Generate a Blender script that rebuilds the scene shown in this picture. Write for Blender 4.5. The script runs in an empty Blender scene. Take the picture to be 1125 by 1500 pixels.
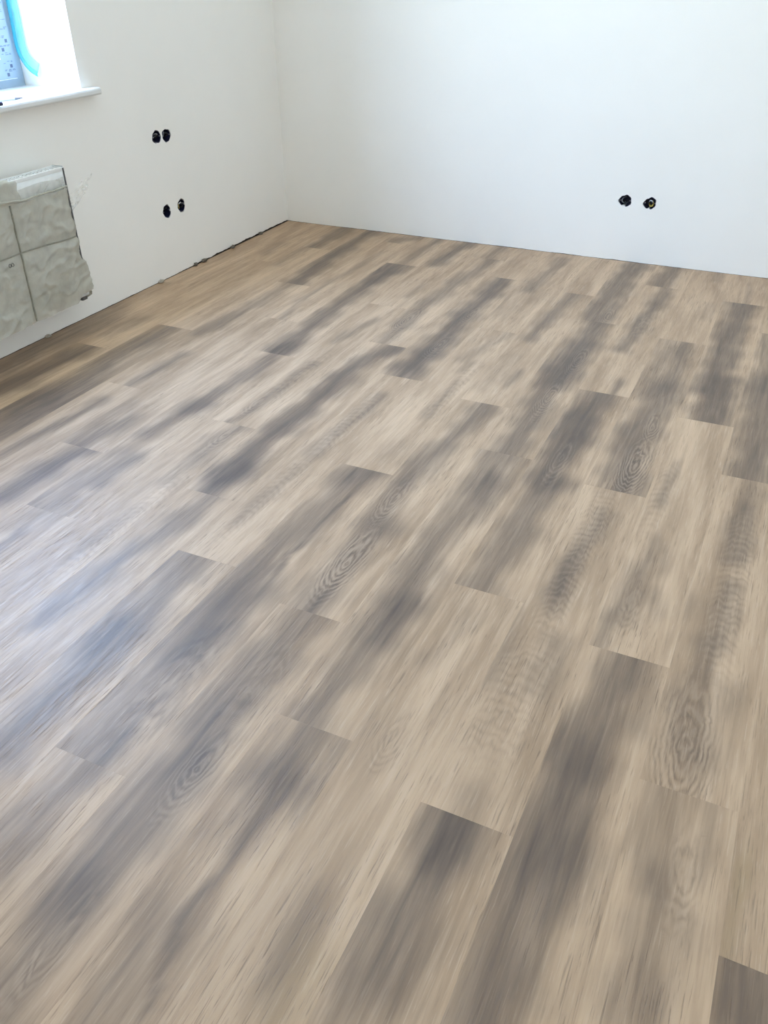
import bpy, bmesh, math, random
import numpy as np
from mathutils import Vector, Matrix, noise
from mathutils.geometry import tessellate_polygon

random.seed(7)
scene = bpy.context.scene
COL = scene.collection

# ------------------------------------------------------------------ camera
YAW, PITCH, ROLL, FPX = -0.447703558, 0.588673843, 0.01262408, 1233.24338
CAM = np.array([-0.15785, 0.0, 1.3103])
PW = 0.178                      # plank width
PL = 6.853 * PW                 # plank length
XW, YB = -15.89 * PW, 24.235 * PW   # left wall and back wall planes
XR, YF, ZC = 0.95, -1.05, 2.62      # right wall, wall behind the camera, ceiling


def cam_axes():
    ca, sa = math.cos(YAW), math.sin(YAW)
    cb, sb = math.cos(PITCH), math.sin(PITCH)
    cc, sc = math.cos(ROLL), math.sin(ROLL)
    f = np.array([sa * cb, ca * cb, -sb])
    r = np.array([ca, -sa, 0.0])
    d = np.cross(f, r)
    return cc * r + sc * d, -sc * r + cc * d, f


RGT, DWN, FWD = cam_axes()


def ray(px, py):
    return RGT * (px - 562.5) / FPX + DWN * (py - 750.0) / FPX + FWD


def on_floor(px, py, z=0.0):
    d = ray(px, py)
    return CAM + d * ((z - CAM[2]) / d[2])


def on_left(px, py, off=0.0):
    d = ray(px, py)
    return CAM + d * ((XW + off - CAM[0]) / d[0])


def on_back(px, py):
    d = ray(px, py)
    return CAM + d * ((YB - CAM[1]) / d[1])


cam_data = bpy.data.cameras.new('camera')
cam = bpy.data.objects.new('camera', cam_data)
COL.objects.link(cam)
cam_data.sensor_fit = 'VERTICAL'
cam_data.sensor_height = 36.0
cam_data.sensor_width = 27.0
cam_data.lens = FPX / 1500.0 * 36.0
cam_data.clip_start = 0.02
m = Matrix.Identity(4)
for i in range(3):
    m[i][0] = RGT[i]
    m[i][1] = -DWN[i]
    m[i][2] = -FWD[i]
    m[i][3] = CAM[i]
cam.matrix_world = m
scene.camera = cam

# ------------------------------------------------------------------ sky, portals, exposure
world = bpy.data.worlds.new('sky')
scene.world = world
world.use_nodes = True
wn = world.node_tree.nodes
wt = world.node_tree
_tc = wn.new('ShaderNodeTexCoord')
_sp = wn.new('ShaderNodeSeparateXYZ')
wt.links.new(_tc.outputs['Generated'], _sp.inputs[0])
_mr = wn.new('ShaderNodeMapRange')
_mr.inputs[1].default_value = 0.0
_mr.inputs[2].default_value = 0.9
wt.links.new(_sp.outputs['Z'], _mr.inputs[0])
_mx = wn.new('ShaderNodeMix')
_mx.data_type = 'RGBA'
_mx.inputs[6].default_value = (0.785, 0.925, 1.04, 1)      # pale horizon
_mx.inputs[7].default_value = (0.40, 0.67, 1.30, 1)      # bluer overhead
wt.links.new(_mr.outputs[0], _mx.inputs[0])
wt.links.new(_mx.outputs[2], wn['Background'].inputs[0])
wn['Background'].inputs[1].default_value = 30.0
scene.view_settings.view_transform = 'Standard'
scene.view_settings.look = 'None'
scene.view_settings.gamma = 1.0
scene.view_settings.use_curve_mapping = False
scene.view_settings.exposure = 0.0
scene.cycles.max_bounces = 14
scene.cycles.diffuse_bounces = 10
scene.cycles.glossy_bounces = 5
scene.cycles.transparent_max_bounces = 16
scene.cycles.use_denoising = True

WY0, WY1, WZ0, WZ1 = 1.42, 2.838, 0.840, 2.24      # window opening in the left wall
WALL_T = 0.40


def portal(name, loc, rot, sx, sy):
    l = bpy.data.lights.new(name, 'AREA')
    l.shape = 'RECTANGLE'
    l.size, l.size_y = sx, sy
    l.cycles.is_portal = True
    o = bpy.data.objects.new(name, l)
    o.location = loc
    o.rotation_euler = rot
    COL.objects.link(o)
    return o


portal('window_portal', (XW - WALL_T - 0.02, (WY0 + WY1) / 2, (WZ0 + WZ1) / 2),
       (0, -math.pi / 2, 0), WZ1 - WZ0, WY1 - WY0)

# ------------------------------------------------------------------ helpers
def mesh_obj(name, verts, faces, mat=None, parent=None, loc=None, smooth=False):
    me = bpy.data.meshes.new(name)
    me.from_pydata([tuple(map(float, v)) for v in verts], [], faces)
    me.update()
    if smooth:
        me.polygons.foreach_set('use_smooth', [True] * len(me.polygons))
    o = bpy.data.objects.new(name, me)
    if mat:
        me.materials.append(mat)
    if parent:
        o.parent = parent
    if loc is not None:
        o.location = loc
    COL.objects.link(o)
    return o


def bm_obj(name, bm, mat=None, parent=None, loc=None, smooth=False):
    bmesh.ops.recalc_face_normals(bm, faces=bm.faces[:])
    me = bpy.data.meshes.new(name)
    bm.to_mesh(me)
    bm.free()
    if smooth:
        me.polygons.foreach_set('use_smooth', [True] * len(me.polygons))
    o = bpy.data.objects.new(name, me)
    if mat:
        me.materials.append(mat)
    if parent:
        o.parent = parent
    if loc is not None:
        o.location = loc
    COL.objects.link(o)
    return o


def add_box(bm, lo, hi, bevel=0.0):
    r = bmesh.ops.create_cube(bm, size=1.0)
    vs = r['verts']
    c = [(lo[i] + hi[i]) / 2 for i in range(3)]
    s = [hi[i] - lo[i] for i in range(3)]
    for v in vs:
        v.co = Vector([c[i] + v.co[i] * s[i] for i in range(3)])
    if bevel:
        es = list({e for v in vs for e in v.link_edges})
        bmesh.ops.bevel(bm, geom=es, offset=bevel, segments=2, affect='EDGES', profile=0.6)


def add_tube(bm, pts, r, n=10, caps=True):
    pts = [Vector(p) for p in pts]
    rs = r if isinstance(r, (list, tuple)) else [r] * len(pts)
    rings = []
    up = None
    for i, p in enumerate(pts):
        t = (pts[min(i + 1, len(pts) - 1)] - pts[max(i - 1, 0)]).normalized()
        if up is None:
            up = Vector((0, 0, 1)) if abs(t.z) < 0.9 else Vector((1, 0, 0))
        a = t.cross(up).normalized()
        b = a.cross(t).normalized()
        up = b
        rings.append([bm.verts.new(p + (a * math.cos(k * 2 * math.pi / n) + b * math.sin(k * 2 * math.pi / n)) * rs[i]) for k in range(n)])
    for i in range(len(rings) - 1):
        for k in range(n):
            bm.faces.new((rings[i][k], rings[i][(k + 1) % n], rings[i + 1][(k + 1) % n], rings[i + 1][k]))
    if caps:
        bm.faces.new(rings[0][::-1])
        bm.faces.new(rings[-1])


def tag(o, label, cat, group=None, kind=None):
    o['label'] = label
    o['category'] = cat
    if group:
        o['group'] = group
    if kind:
        o['kind'] = kind
    return o


def empty(name, loc):
    o = bpy.data.objects.new(name, None)
    o.location = loc
    o.empty_display_size = 0.05
    COL.objects.link(o)
    return o


# ------------------------------------------------------------------ materials
def new_mat(name):
    mt = bpy.data.materials.new(name)
    mt.use_nodes = True
    nt = mt.node_tree
    return mt, nt, nt.nodes['Principled BSDF']


def plain(name, col, rough=0.5, metal=0.0, spec=0.5, var=0.0, scale=20.0, bump=0.0, bscale=200.0):
    mt, nt, b = new_mat(name)
    b.inputs['Base Color'].default_value = (*col, 1)
    b.inputs['Roughness'].default_value = rough
    b.inputs['Metallic'].default_value = metal
    b.inputs['Specular IOR Level'].default_value = spec
    tc = nt.nodes.new('ShaderNodeTexCoord')
    if var:
        n = nt.nodes.new('ShaderNodeTexNoise')
        n.inputs['Scale'].default_value = scale
        n.inputs['Detail'].default_value = 5
        nt.links.new(tc.outputs['Object'], n.inputs['Vector'])
        cr = nt.nodes.new('ShaderNodeMapRange')
        cr.inputs[1].default_value = 0.3
        cr.inputs[2].default_value = 0.7
        cr.inputs[3].default_value = 1 - var
        cr.inputs[4].default_value = 1 + var
        nt.links.new(n.outputs['Fac'], cr.inputs[0])
        mx = nt.nodes.new('ShaderNodeVectorMath')
        mx.operation = 'SCALE'
        mx.inputs[0].default_value = col
        nt.links.new(cr.outputs[0], mx.inputs['Scale'])
        nt.links.new(mx.outputs[0], b.inputs['Base Color'])
    if bump:
        n2 = nt.nodes.new('ShaderNodeTexNoise')
        n2.inputs['Scale'].default_value = bscale
        n2.inputs['Detail'].default_value = 4
        nt.links.new(tc.outputs['Object'], n2.inputs['Vector'])
        bp = nt.nodes.new('ShaderNodeBump')
        bp.inputs['Strength'].default_value = bump
        bp.inputs['Distance'].default_value = 0.002
        nt.links.new(n2.outputs['Fac'], bp.inputs['Height'])
        nt.links.new(bp.outputs[0], b.inputs['Normal'])
    return mt


M = {}
M['wall'] = plain('white_wall_paint', (0.908, 0.882, 0.838), 0.75, spec=0.25, var=0.012, scale=3.0, bump=0.12, bscale=260)
M['ceiling'] = plain('white_ceiling_paint', (0.89, 0.885, 0.865), 0.85, spec=0.2, var=0.01, scale=3.0)
M['screed'] = plain('grey_screed', (0.07, 0.063, 0.055), 0.95, spec=0.1, var=0.2, scale=30)
M['crumb'] = plain('dirty_plaster', (0.16, 0.14, 0.115), 0.95, spec=0.1, var=0.35, scale=160, bump=0.6, bscale=500)
M['crumb_light'] = plain('pale_plaster', (0.50, 0.46, 0.40), 0.95, spec=0.1, var=0.3, scale=160, bump=0.6, bscale=500)
M['pvc'] = plain('white_pvc', (0.86, 0.87, 0.88), 0.3, spec=0.5, var=0.01, scale=4)
M['sill'] = plain('white_sill_laminate', (0.74, 0.74, 0.725), 0.35, spec=0.5, var=0.012, scale=6)
M['film_blue'] = plain('pale_blue_profile_film', (0.33, 0.42, 0.50), 0.4, var=0.04, scale=12)
M['print'] = plain('film_print_ink', (0.10, 0.13, 0.22), 0.5, var=0.2, scale=300)
M['gasket'] = plain('grey_gasket', (0.10, 0.12, 0.15), 0.6, var=0.1, scale=40)
M['navy'] = plain('navy_box_plastic', (0.012, 0.014, 0.045), 0.45, var=0.2, scale=60)
M['black'] = plain('black_cable_sheath', (0.012, 0.012, 0.014), 0.5, var=0.2, scale=60)
M['grey_wire'] = plain('grey_cable', (0.16, 0.17, 0.19), 0.5, var=0.1, scale=60)
M['white_wire'] = plain('white_cable', (0.7, 0.72, 0.74), 0.5, var=0.05, scale=60)
M['yellow_wire'] = plain('yellow_cable', (0.42, 0.32, 0.07), 0.5, var=0.1, scale=60)
M['steel'] = plain('steel', (0.45, 0.45, 0.46), 0.35, metal=1.0, var=0.05, scale=40)
M['enamel'] = plain('white_radiator_enamel', (0.82, 0.83, 0.82), 0.28, var=0.01, scale=6)
M['dark_grey'] = plain('dark_grey_metal', (0.10, 0.10, 0.10), 0.6, var=0.2, scale=80)  # dark grey of the valve, cover seam and printed mark
M['strap'] = plain('groove_shade_and_pipe_grey', (0.27, 0.26, 0.21), 0.5, var=0.15, scale=60)  # dark of the strap grooves put into the colour; pipe stub shares it
M['card'] = plain('packing_card', (0.40, 0.37, 0.30), 0.85, var=0.15, scale=40)
M['bluecap'] = plain('dark_blue_plastic', (0.01, 0.015, 0.06), 0.35, var=0.1, scale=60)


def film_mat(name, col, alpha, var=0.25, scale=18.0, rough=0.35):
    mt, nt, b = new_mat(name)
    b.inputs['Roughness'].default_value = rough
    b.inputs['Specular IOR Level'].default_value = 0.5
    tc = nt.nodes.new('ShaderNodeTexCoord')
    n = nt.nodes.new('ShaderNodeTexNoise')
    n.inputs['Scale'].default_value = scale
    n.inputs['Detail'].default_value = 6
    n.inputs['Distortion'].default_value = 1.2
    nt.links.new(tc.outputs['Object'], n.inputs['Vector'])
    mr = nt.nodes.new('ShaderNodeMapRange')
    mr.inputs[1].default_value = 0.3
    mr.inputs[2].default_value = 0.72
    mr.inputs[3].default_value = alpha * (1 - var)
    mr.inputs[4].default_value = min(1, alpha * (1 + var))
    nt.links.new(n.outputs['Fac'], mr.inputs[0])
    nt.links.new(mr.outputs[0], b.inputs['Alpha'])
    mr2 = nt.nodes.new('ShaderNodeMapRange')
    mr2.inputs[1].default_value = 0.3
    mr2.inputs[2].default_value = 0.7
    mr2.inputs[3].default_value = 0.93
    mr2.inputs[4].default_value = 1.05
    n3 = nt.nodes.new('ShaderNodeTexNoise')
    n3.inputs['Scale'].default_value = scale * 2.3
    n3.inputs['Detail'].default_value = 5
    nt.links.new(tc.outputs['Object'], n3.inputs['Vector'])
    nt.links.new(n3.outputs['Fac'], mr2.inputs[0])
    sc_ = nt.nodes.new('ShaderNodeVectorMath')
    sc_.operation = 'SCALE'
    sc_.inputs[0].default_value = col
    nt.links.new(mr2.outputs[0], sc_.inputs['Scale'])
    nt.links.new(sc_.outputs[0], b.inputs['Base Color'])
    n2 = nt.nodes.new('ShaderNodeTexNoise')
    n2.inputs['Scale'].default_value = 38
    n2.inputs['Detail'].default_value = 4
    n2.inputs['Distortion'].default_value = 1.0
    nt.links.new(tc.outputs['Object'], n2.inputs['Vector'])
    bp = nt.nodes.new('ShaderNodeBump')
    bp.inputs['Strength'].default_value = 0.6
    bp.inputs['Distance'].default_value = 0.004
    nt.links.new(n2.outputs['Fac'], bp.inputs['Height'])
    nt.links.new(bp.outputs[0], b.inputs['Normal'])
    return mt


M['wrap'] = film_mat('grey_packing_film', (0.56, 0.54, 0.46), 0.70, var=0.16, scale=9.0)
M['wrap_thin'] = film_mat('thin_packing_film', (0.60, 0.585, 0.52), 0.34, var=0.35, scale=9.0)
M['flap'] = film_mat('clear_film_flap', (0.74, 0.735, 0.70), 0.26, var=0.5, scale=22.0)
M['cyan_sheet'] = film_mat('pale_cyan_film', (0.22, 0.80, 0.86), 0.40, var=0.15, scale=8)
M['cyan_film'] = film_mat('cyan_film', (0.05, 0.62, 0.80), 0.55, var=0.1, scale=6)


def glass_mat():
    mt, nt, b = new_mat('window_glass')
    out = nt.nodes['Material Output']
    tr = nt.nodes.new('ShaderNodeBsdfTransparent')
    tr.inputs[0].default_value = (0.94, 0.97, 0.98, 1)
    gl = nt.nodes.new('ShaderNodeBsdfGlossy')
    gl.inputs['Roughness'].default_value = 0.02
    lw = nt.nodes.new('ShaderNodeLayerWeight')
    lw.inputs[0].default_value = 0.5
    pw = nt.nodes.new('ShaderNodeMath')
    pw.operation = 'POWER'
    pw.inputs[1].default_value = 5.0
    nt.links.new(lw.outputs['Facing'], pw.inputs[0])
    fr = nt.nodes.new('ShaderNodeMapRange')
    fr.inputs[3].default_value = 0.04
    fr.inputs[4].default_value = 1.0
    nt.links.new(pw.outputs[0], fr.inputs[0])
    mx = nt.nodes.new('ShaderNodeMixShader')
    nt.links.new(fr.outputs[0], mx.inputs[0])
    nt.links.new(tr.outputs[0], mx.inputs[1])
    nt.links.new(gl.outputs[0], mx.inputs[2])
    nt.links.new(mx.outputs[0], out.inputs[0])
    nt.nodes.remove(b)
    return mt


M['glass'] = glass_mat()


def wood_mat():
    mt, nt, b = new_mat('printed_oak_vinyl')
    N, L = nt.nodes, nt.links

    def math_(op, a, c=None, clamp=False):
        n = N.new('ShaderNodeMath')
        n.operation = op
        n.use_clamp = clamp
        for i, v in enumerate((a, c)):
            if v is None:
                continue
            if isinstance(v, (int, float)):
                n.inputs[i].default_value = v
            else:
                L.new(v, n.inputs[i])
        return n.outputs[0]

    def rng(v, a, bb, c, d):
        n = N.new('ShaderNodeMapRange')
        L.new(v, n.inputs[0])
        for i, q in enumerate((a, bb, c, d)):
            n.inputs[i + 1].default_value = q
        return n.outputs[0]

    def mix(f, a, bcol):
        n = N.new('ShaderNodeMix')
        n.data_type = 'RGBA'
        if isinstance(f, (int, float)):
            n.inputs[0].default_value = f
        else:
            L.new(f, n.inputs[0])
        for i, v in ((6, a), (7, bcol)):
            if isinstance(v, tuple):
                n.inputs[i].default_value = (*v, 1)
            else:
                L.new(v, n.inputs[i])
        return n.outputs[2]

    tc = N.new('ShaderNodeTexCoord')
    oi = N.new('ShaderNodeObjectInfo')
    sh = N.new('ShaderNodeVectorMath')
    sh.operation = 'MULTIPLY_ADD'
    cx = N.new('ShaderNodeCombineXYZ')
    L.new(oi.outputs['Random'], cx.inputs[0])
    L.new(oi.outputs['Random'], cx.inputs[1])
    L.new(oi.outputs['Random'], cx.inputs[2])
    sh.inputs[1].default_value = (17.0, 31.0, 11.0)
    L.new(cx.outputs[0], sh.inputs[0])
    L.new(tc.outputs['Object'], sh.inputs[2])

    def nz(sx, sy, det=4, dist=0.0, rough=0.5):
        mp = N.new('ShaderNodeMapping')
        mp.inputs['Scale'].default_value = (sx, sy, 1.0)
        L.new(sh.outputs[0], mp.inputs[0])
        n = N.new('ShaderNodeTexNoise')
        n.inputs['Scale'].default_value = 1.0
        n.inputs['Detail'].default_value = det
        n.inputs['Roughness'].default_value = rough
        n.inputs['Distortion'].default_value = dist
        L.new(mp.outputs[0], n.inputs['Vector'])
        return n.outputs['Fac']

    at = N.new('ShaderNodeAttribute')
    at.attribute_name = 'wood'
    sp = N.new('ShaderNodeSeparateColor')
    L.new(at.outputs['Color'], sp.inputs[0])
    fg = N.new('ShaderNodeAttribute')
    fg.attribute_name = 'figure'
    sf = N.new('ShaderNodeSeparateColor')
    L.new(fg.outputs['Color'], sf.inputs[0])

    fine = nz(380, 13, 3, 0.5, 0.6)      # pore lines and painted emboss glints
    med = nz(70, 3.6, 4, 0.5, 0.5)           # grain bands
    broad = nz(13, 1.7, 3, 0.3)         # tonal drift
    blot = nz(30, 4.0, 4, 0.6)

    base = mix(rng(broad, 0.34, 0.66, 0, 1), (0.378, 0.250, 0.152), (0.572, 0.396, 0.254))
    base = mix(rng(med, 0.45, 0.72, 0, 0.32), base, (0.265, 0.172, 0.104))
    base = mix(rng(med, 0.25, 0.45, 0.35, 0), base, (0.615, 0.445, 0.310))
    # warm streaks and pale streaks that belong to single boards
    base = mix(math_('MULTIPLY', sp.outputs[1], 0.8), base, (0.36, 0.245, 0.135))
    base = mix(math_('MULTIPLY', sp.outputs[2], 0.8), base, (0.65, 0.49, 0.35))
    # smoky grey streaks, broken up by the grain
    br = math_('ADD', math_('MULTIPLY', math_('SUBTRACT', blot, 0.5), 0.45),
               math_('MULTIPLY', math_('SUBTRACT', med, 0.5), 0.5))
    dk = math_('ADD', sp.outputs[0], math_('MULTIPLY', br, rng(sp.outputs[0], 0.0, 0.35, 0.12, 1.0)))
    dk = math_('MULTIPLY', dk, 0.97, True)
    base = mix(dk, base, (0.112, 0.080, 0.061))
    # growth-ring figures
    wob = math_('MULTIPLY', math_('SUBTRACT', nz(34, 9.0, 4, 0.8), 0.5), 2.6)
    ph = math_('ADD', sf.outputs[0], wob)
    sn = math_('SINE', math_('MULTIPLY', ph, 6.28318))
    ln = math_('POWER', math_('ADD', math_('MULTIPLY', sn, 0.5), 0.5), 2.2)
    rg = math_('MULTIPLY', math_('MULTIPLY', ln, sf.outputs[1]), rng(nz(60, 22.0, 3, 0.3), 0.35, 0.65, 0.15, 0.85), True)
    base = mix(rg, base, (0.090, 0.062, 0.048))
    lt = math_('POWER', math_('SUBTRACT', 0.5, math_('MULTIPLY', sn, 0.5)), 3.0)
    base = mix(math_('MULTIPLY', math_('MULTIPLY', lt, sf.outputs[1]), 0.25, True), base, (0.56, 0.43, 0.32))
    # dark pores, then pale lines painted as glints on the embossing
    msk0 = nz(9, 3.0, 2, 0.5)
    base = mix(math_('MULTIPLY', rng(fine, 0.56, 0.66, 0, 0.58), rng(msk0, 0.40, 0.62, 0.25, 1.0)), base, (0.14, 0.090, 0.058))
    base = mix(math_('MULTIPLY', rng(fine, 0.30, 0.42, 0.34, 0), math_('SUBTRACT', 1.0, dk)), base, (0.65, 0.50, 0.37))  # highlights of the embossed grain put into the base colour
    L.new(base, b.inputs['Base Color'])
    emb = nz(380, 13, 3, 0.5, 0.6)
    msk = msk0
    h = math_('MULTIPLY', rng(emb, 0.54, 0.66, 1, 0), rng(msk, 0.40, 0.62, 0.25, 1.0))
    bp = N.new('ShaderNodeBump')
    bp.inputs['Strength'].default_value = 0.55
    bp.inputs['Distance'].default_value = 0.0005
    L.new(h, bp.inputs['Height'])
    L.new(bp.outputs[0], b.inputs['Normal'])
    L.new(rng(emb, 0.3, 0.7, 0.40, 0.52), b.inputs['Roughness'])
    b.inputs['Specular IOR Level'].default_value = 0.38
    return mt


M['wood'] = wood_mat()

# ------------------------------------------------------------------ floor
bm = bmesh.new()
add_box(bm, (XW - 0.5, YF - 0.5, -0.13), (XR + 0.5, YB + 0.5, -0.0061))
floor = bm_obj('floor', bm, M['screed'])
tag(floor, 'grey and beige wood-look plank floor on dark screed', 'floor', kind='structure')

# y (in plank widths) of one end joint in each row; the others follow at the plank length
JOINT = {-16: 17.6, -15: 13.34, -14: 15.02, -13: 11.97, -12: 16.45, -11: 14.62, -10: 11.46, -9: 9.23, -8: 7.77,
         -7: 11.01, -6: 7.34, -5: 12.47, -4: 8.72, -3: 12.05, -2: 8.27, -1: 6.44, 0: 4.82, 1: 7.1, 2: 9.6, 3: 5.9,
         4: 8.3, 5: 10.7, 6: 6.6, 7: 9.1, 8: 4.9, 9: 7.7}

# ---- printed figure of the boards, mostly traced, plus broad darker bands, as centre lines: (tile origin, points, half width, strength)
STROKES = []


def S(t, pts, hw, s, ch=0):
    STROKES.append(([(t[0] + x / 3.75, t[1] + y / 3.75) for x, y in pts], hw, s, ch))


t = (0, 400)
S(t, [(510, 400), (300, 500), (100, 600), (0, 650)], .28, .7)
S(t, [(940, 295), (800, 370), (600, 470), (480, 560), (250, 690), (100, 750)], .3, .6)
S(t, [(640, 190), (300, 370), (0, 520)], .3, .35)
S(t, [(760, 255), (600, 330)], .25, .35)
S(t, [(1000, 450), (880, 520), (750, 590)], .15, .55)
S(t, [(330, 470), (150, 560), (0, 640)], .5, .35)  # broad bands darkening the boards by the left wall, next lines too
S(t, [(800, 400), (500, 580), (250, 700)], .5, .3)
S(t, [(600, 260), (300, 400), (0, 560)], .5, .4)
t = (275, 320)
S(t, [(880, 50), (780, 105), (700, 150)], .27, .75)
S(t, [(1000, 80), (880, 150), (740, 240), (650, 310), (590, 355)], .28, .85)
S(t, [(540, 372), (440, 435), (300, 510), (180, 570), (60, 630)], .2, .58)
S(t, [(1060, 190), (950, 260), (800, 340), (620, 450), (540, 530)], .1, .38)
S(t, [(1125, 240), (1000, 350), (880, 440), (780, 510), (680, 590), (560, 680), (480, 740)], .26, .8)
S(t, [(1030, 560), (940, 600), (820, 670)], .12, .45)
S(t, [(600, 180), (500, 250)], .2, .3)
S(t, [(520, 140), (430, 190)], .2, .3)
t = (550, 340)
S(t, [(220, 35), (150, 40), (110, 46)], .3, .6)
S(t, [(330, 55), (260, 100), (170, 160)], .16, .5)
S(t, [(510, 65), (430, 110), (330, 180)], .22, .75)
S(t, [(150, 185), (60, 225), (0, 265)], .3, .78)
S(t, [(640, 155), (560, 210), (450, 270), (360, 350), (270, 400), (180, 480), (120, 540), (60, 600)], .22, .58)
S(t, [(700, 265), (640, 320), (580, 380), (490, 450), (460, 490), (400, 560), (340, 620), (250, 680), (180, 740)], .3, .85)
S(t, [(250, 300), (180, 350)], .09, .4)
S(t, [(1030, 150), (960, 220), (900, 265), (840, 320)], .2, .5)
S(t, [(800, 300), (740, 380), (690, 440)], .4, .22)
S(t, [(1070, 370), (1010, 430), (950, 480), (900, 530), (850, 590)], .18, .62)
S(t, [(680, 100), (600, 150)], .2, .4)
S(t, [(730, 565), (620, 620), (480, 700)], .15, .35)
S(t, [(1125, 620), (1060, 690), (1000, 745)], .3, .65)
t = (825, 370)
S(t, [(410, 70), (330, 130), (260, 220), (200, 310), (170, 365)], .32, .75)
S(t, [(400, 100), (350, 230), (300, 300), (240, 370)], .14, .4)
S(t, [(190, 390), (140, 470), (80, 560), (30, 640), (-30, 710)], .3, .8)
S(t, [(600, 100), (560, 150), (530, 190)], .25, .7)
S(t, [(560, 220), (500, 300), (430, 370), (380, 460), (320, 530)], .2, .65)
S(t, [(680, 505), (650, 560), (640, 620), (600, 680), (560, 740)], .16, .6)
S(t, [(600, 505), (540, 640), (500, 750)], .35, .4)
S(t, [(1000, 290), (950, 400), (900, 480), (880, 560), (830, 650), (760, 750)], .26, .8)
S(t, [(930, 300), (870, 450), (850, 520)], .2, .42)
S(t, [(960, 500), (920, 620)], .15, .4)
S(t, [(1020, 180), (1015, 250)], .08, .35)
S(t, [(860, 125), (840, 150)], .1, .35)
S(t, [(820, 290), (780, 360)], .15, .22)
S(t, [(1125, 480), (1110, 600), (1100, 750)], .2, .55)
S(t, [(310, 720), (290, 745)], .1, .35)
t = (0, 560)
S(t, [(560, 100), (420, 180), (200, 290), (0, 400)], .15, .5)
S(t, [(500, 362), (400, 400), (300, 450), (200, 510), (100, 570), (0, 640)], .25, .72)
S(t, [(720, 200), (600, 260), (520, 300)], .2, .5)
S(t, [(700, 130), (560, 190), (420, 290), (370, 320)], .25, .32)
S(t, [(1110, 120), (980, 180), (900, 230), (800, 280)], .25, .5)
S(t, [(760, 420), (650, 480), (540, 560)], .12, .55)
S(t, [(700, 400), (500, 500), (350, 600), (220, 670)], .3, .4)
S(t, [(400, 650), (330, 700)], .2, .3)
S(t, [(1090, 420), (980, 480), (920, 540)], .2, .38)
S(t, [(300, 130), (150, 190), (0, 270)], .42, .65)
S(t, [(200, 60), (0, 160)], .4, .5)  # another broad band darkening boards by the left wall
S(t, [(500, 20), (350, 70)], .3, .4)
t = (275, 500)
S(t, [(560, 20), (500, 60)], .26, .72)
S(t, [(450, 90), (350, 170), (250, 230), (120, 310), (0, 380)], .2, .68)
S(t, [(680, 130), (600, 170), (540, 240), (440, 310), (370, 360), (300, 410), (230, 440)], .12, .45)
S(t, [(1125, 50), (1000, 90), (900, 150), (820, 220), (720, 310), (640, 380), (520, 470), (400, 560), (340, 630), (230, 710), (180, 750)], .28, .82)
S(t, [(1060, 300), (980, 370), (880, 450), (800, 510), (740, 560), (680, 620)], .15, .45)
S(t, [(300, 480), (220, 500), (150, 530), (100, 600)], .25, .42)
S(t, [(1010, 712), (940, 720), (880, 745)], .3, .6)
t = (550, 520)
S(t, [(290, 0), (200, 70), (140, 125)], .3, .8)
S(t, [(520, 50), (480, 80)], .1, .3)
S(t, [(790, 100), (730, 160)], .09, .5)
S(t, [(600, 295), (520, 370), (430, 450), (330, 530), (220, 600), (150, 700)], .22, .66)
S(t, [(400, 510), (330, 590), (270, 660)], .15, .38)
S(t, [(1050, 40), (1010, 80), (950, 170), (900, 260), (880, 330), (820, 400), (770, 470), (700, 555)], .28, .72)
S(t, [(660, 550), (600, 640), (540, 740)], .3, .58)
S(t, [(800, 575), (740, 630), (680, 720)], .18, .35)
S(t, [(1125, 310), (1060, 430), (1000, 530), (950, 640), (920, 700)], .3, .78)
S(t, [(450, 150), (380, 230), (280, 330)], .1, .3)
S(t, [(150, 490), (60, 560)], .2, .2)
S(t, [(760, 10), (650, 130), (580, 180)], .2, .22)
t = (825, 550)
S(t, [(190, 110), (110, 200), (60, 290), (0, 420)], .3, .7)
S(t, [(230, 120), (160, 260), (60, 400), (0, 480)], .14, .5)
S(t, [(560, 70), (540, 130), (460, 250), (400, 330), (350, 420), (340, 520), (330, 620)], .34, .72)
S(t, [(310, 30), (280, 90)], .1, .35)
S(t, [(880, 20), (840, 110), (800, 200), (790, 250)], .3, .78)
S(t, [(960, 30), (900, 150), (880, 240)], .16, .4)
S(t, [(1110, 30), (1090, 200), (1060, 400), (1030, 560)], .35, .75)
S(t, [(620, 490), (580, 600), (540, 700)], .1, .38)
S(t, [(1040, 600), (1010, 720)], .13, .4)
t = (0, 740)
S(t, [(1080, 20), (960, 110), (850, 180), (750, 240), (640, 310), (560, 380), (430, 480), (320, 560), (240, 640)], .2, .64)
S(t, [(1060, 270), (1000, 340), (900, 450), (800, 550), (680, 640), (580, 720)], .33, .6)
S(t, [(90, 170), (0, 230)], .12, .55)
S(t, [(250, 40), (120, 120)], .2, .4)
S(t, [(750, 20), (640, 100), (520, 190), (420, 270)], .1, .22)
t = (275, 680)
S(t, [(300, 20), (220, 60), (150, 120)], .28, .8)
S(t, [(620, 10), (540, 80), (450, 160), (370, 230), (280, 310)], .12, .25)
S(t, [(970, 45), (870, 110), (780, 200), (690, 290), (600, 370), (500, 440), (380, 550), (260, 650), (160, 740)], .3, .6)
S(t, [(870, 190), (800, 250), (700, 350)], .035, .7)
S(t, [(600, 460), (540, 500), (520, 550)], .05, .7)
S(t, [(1060, 330), (960, 420), (870, 540), (760, 640), (700, 740)], .3, .5)
t = (550, 700)
S(t, [(170, 40), (100, 100), (40, 170), (0, 260)], .25, .45)
S(t, [(640, 20), (560, 130), (450, 230), (330, 330), (280, 420), (220, 520), (170, 620), (100, 740)], .3, .65)
S(t, [(960, 20), (880, 120), (800, 240), (740, 340), (660, 440), (600, 540), (560, 600)], .28, .65)
S(t, [(1110, 400), (1050, 500), (1010, 560), (980, 700)], .14, .42)
t = (825, 740)
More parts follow.
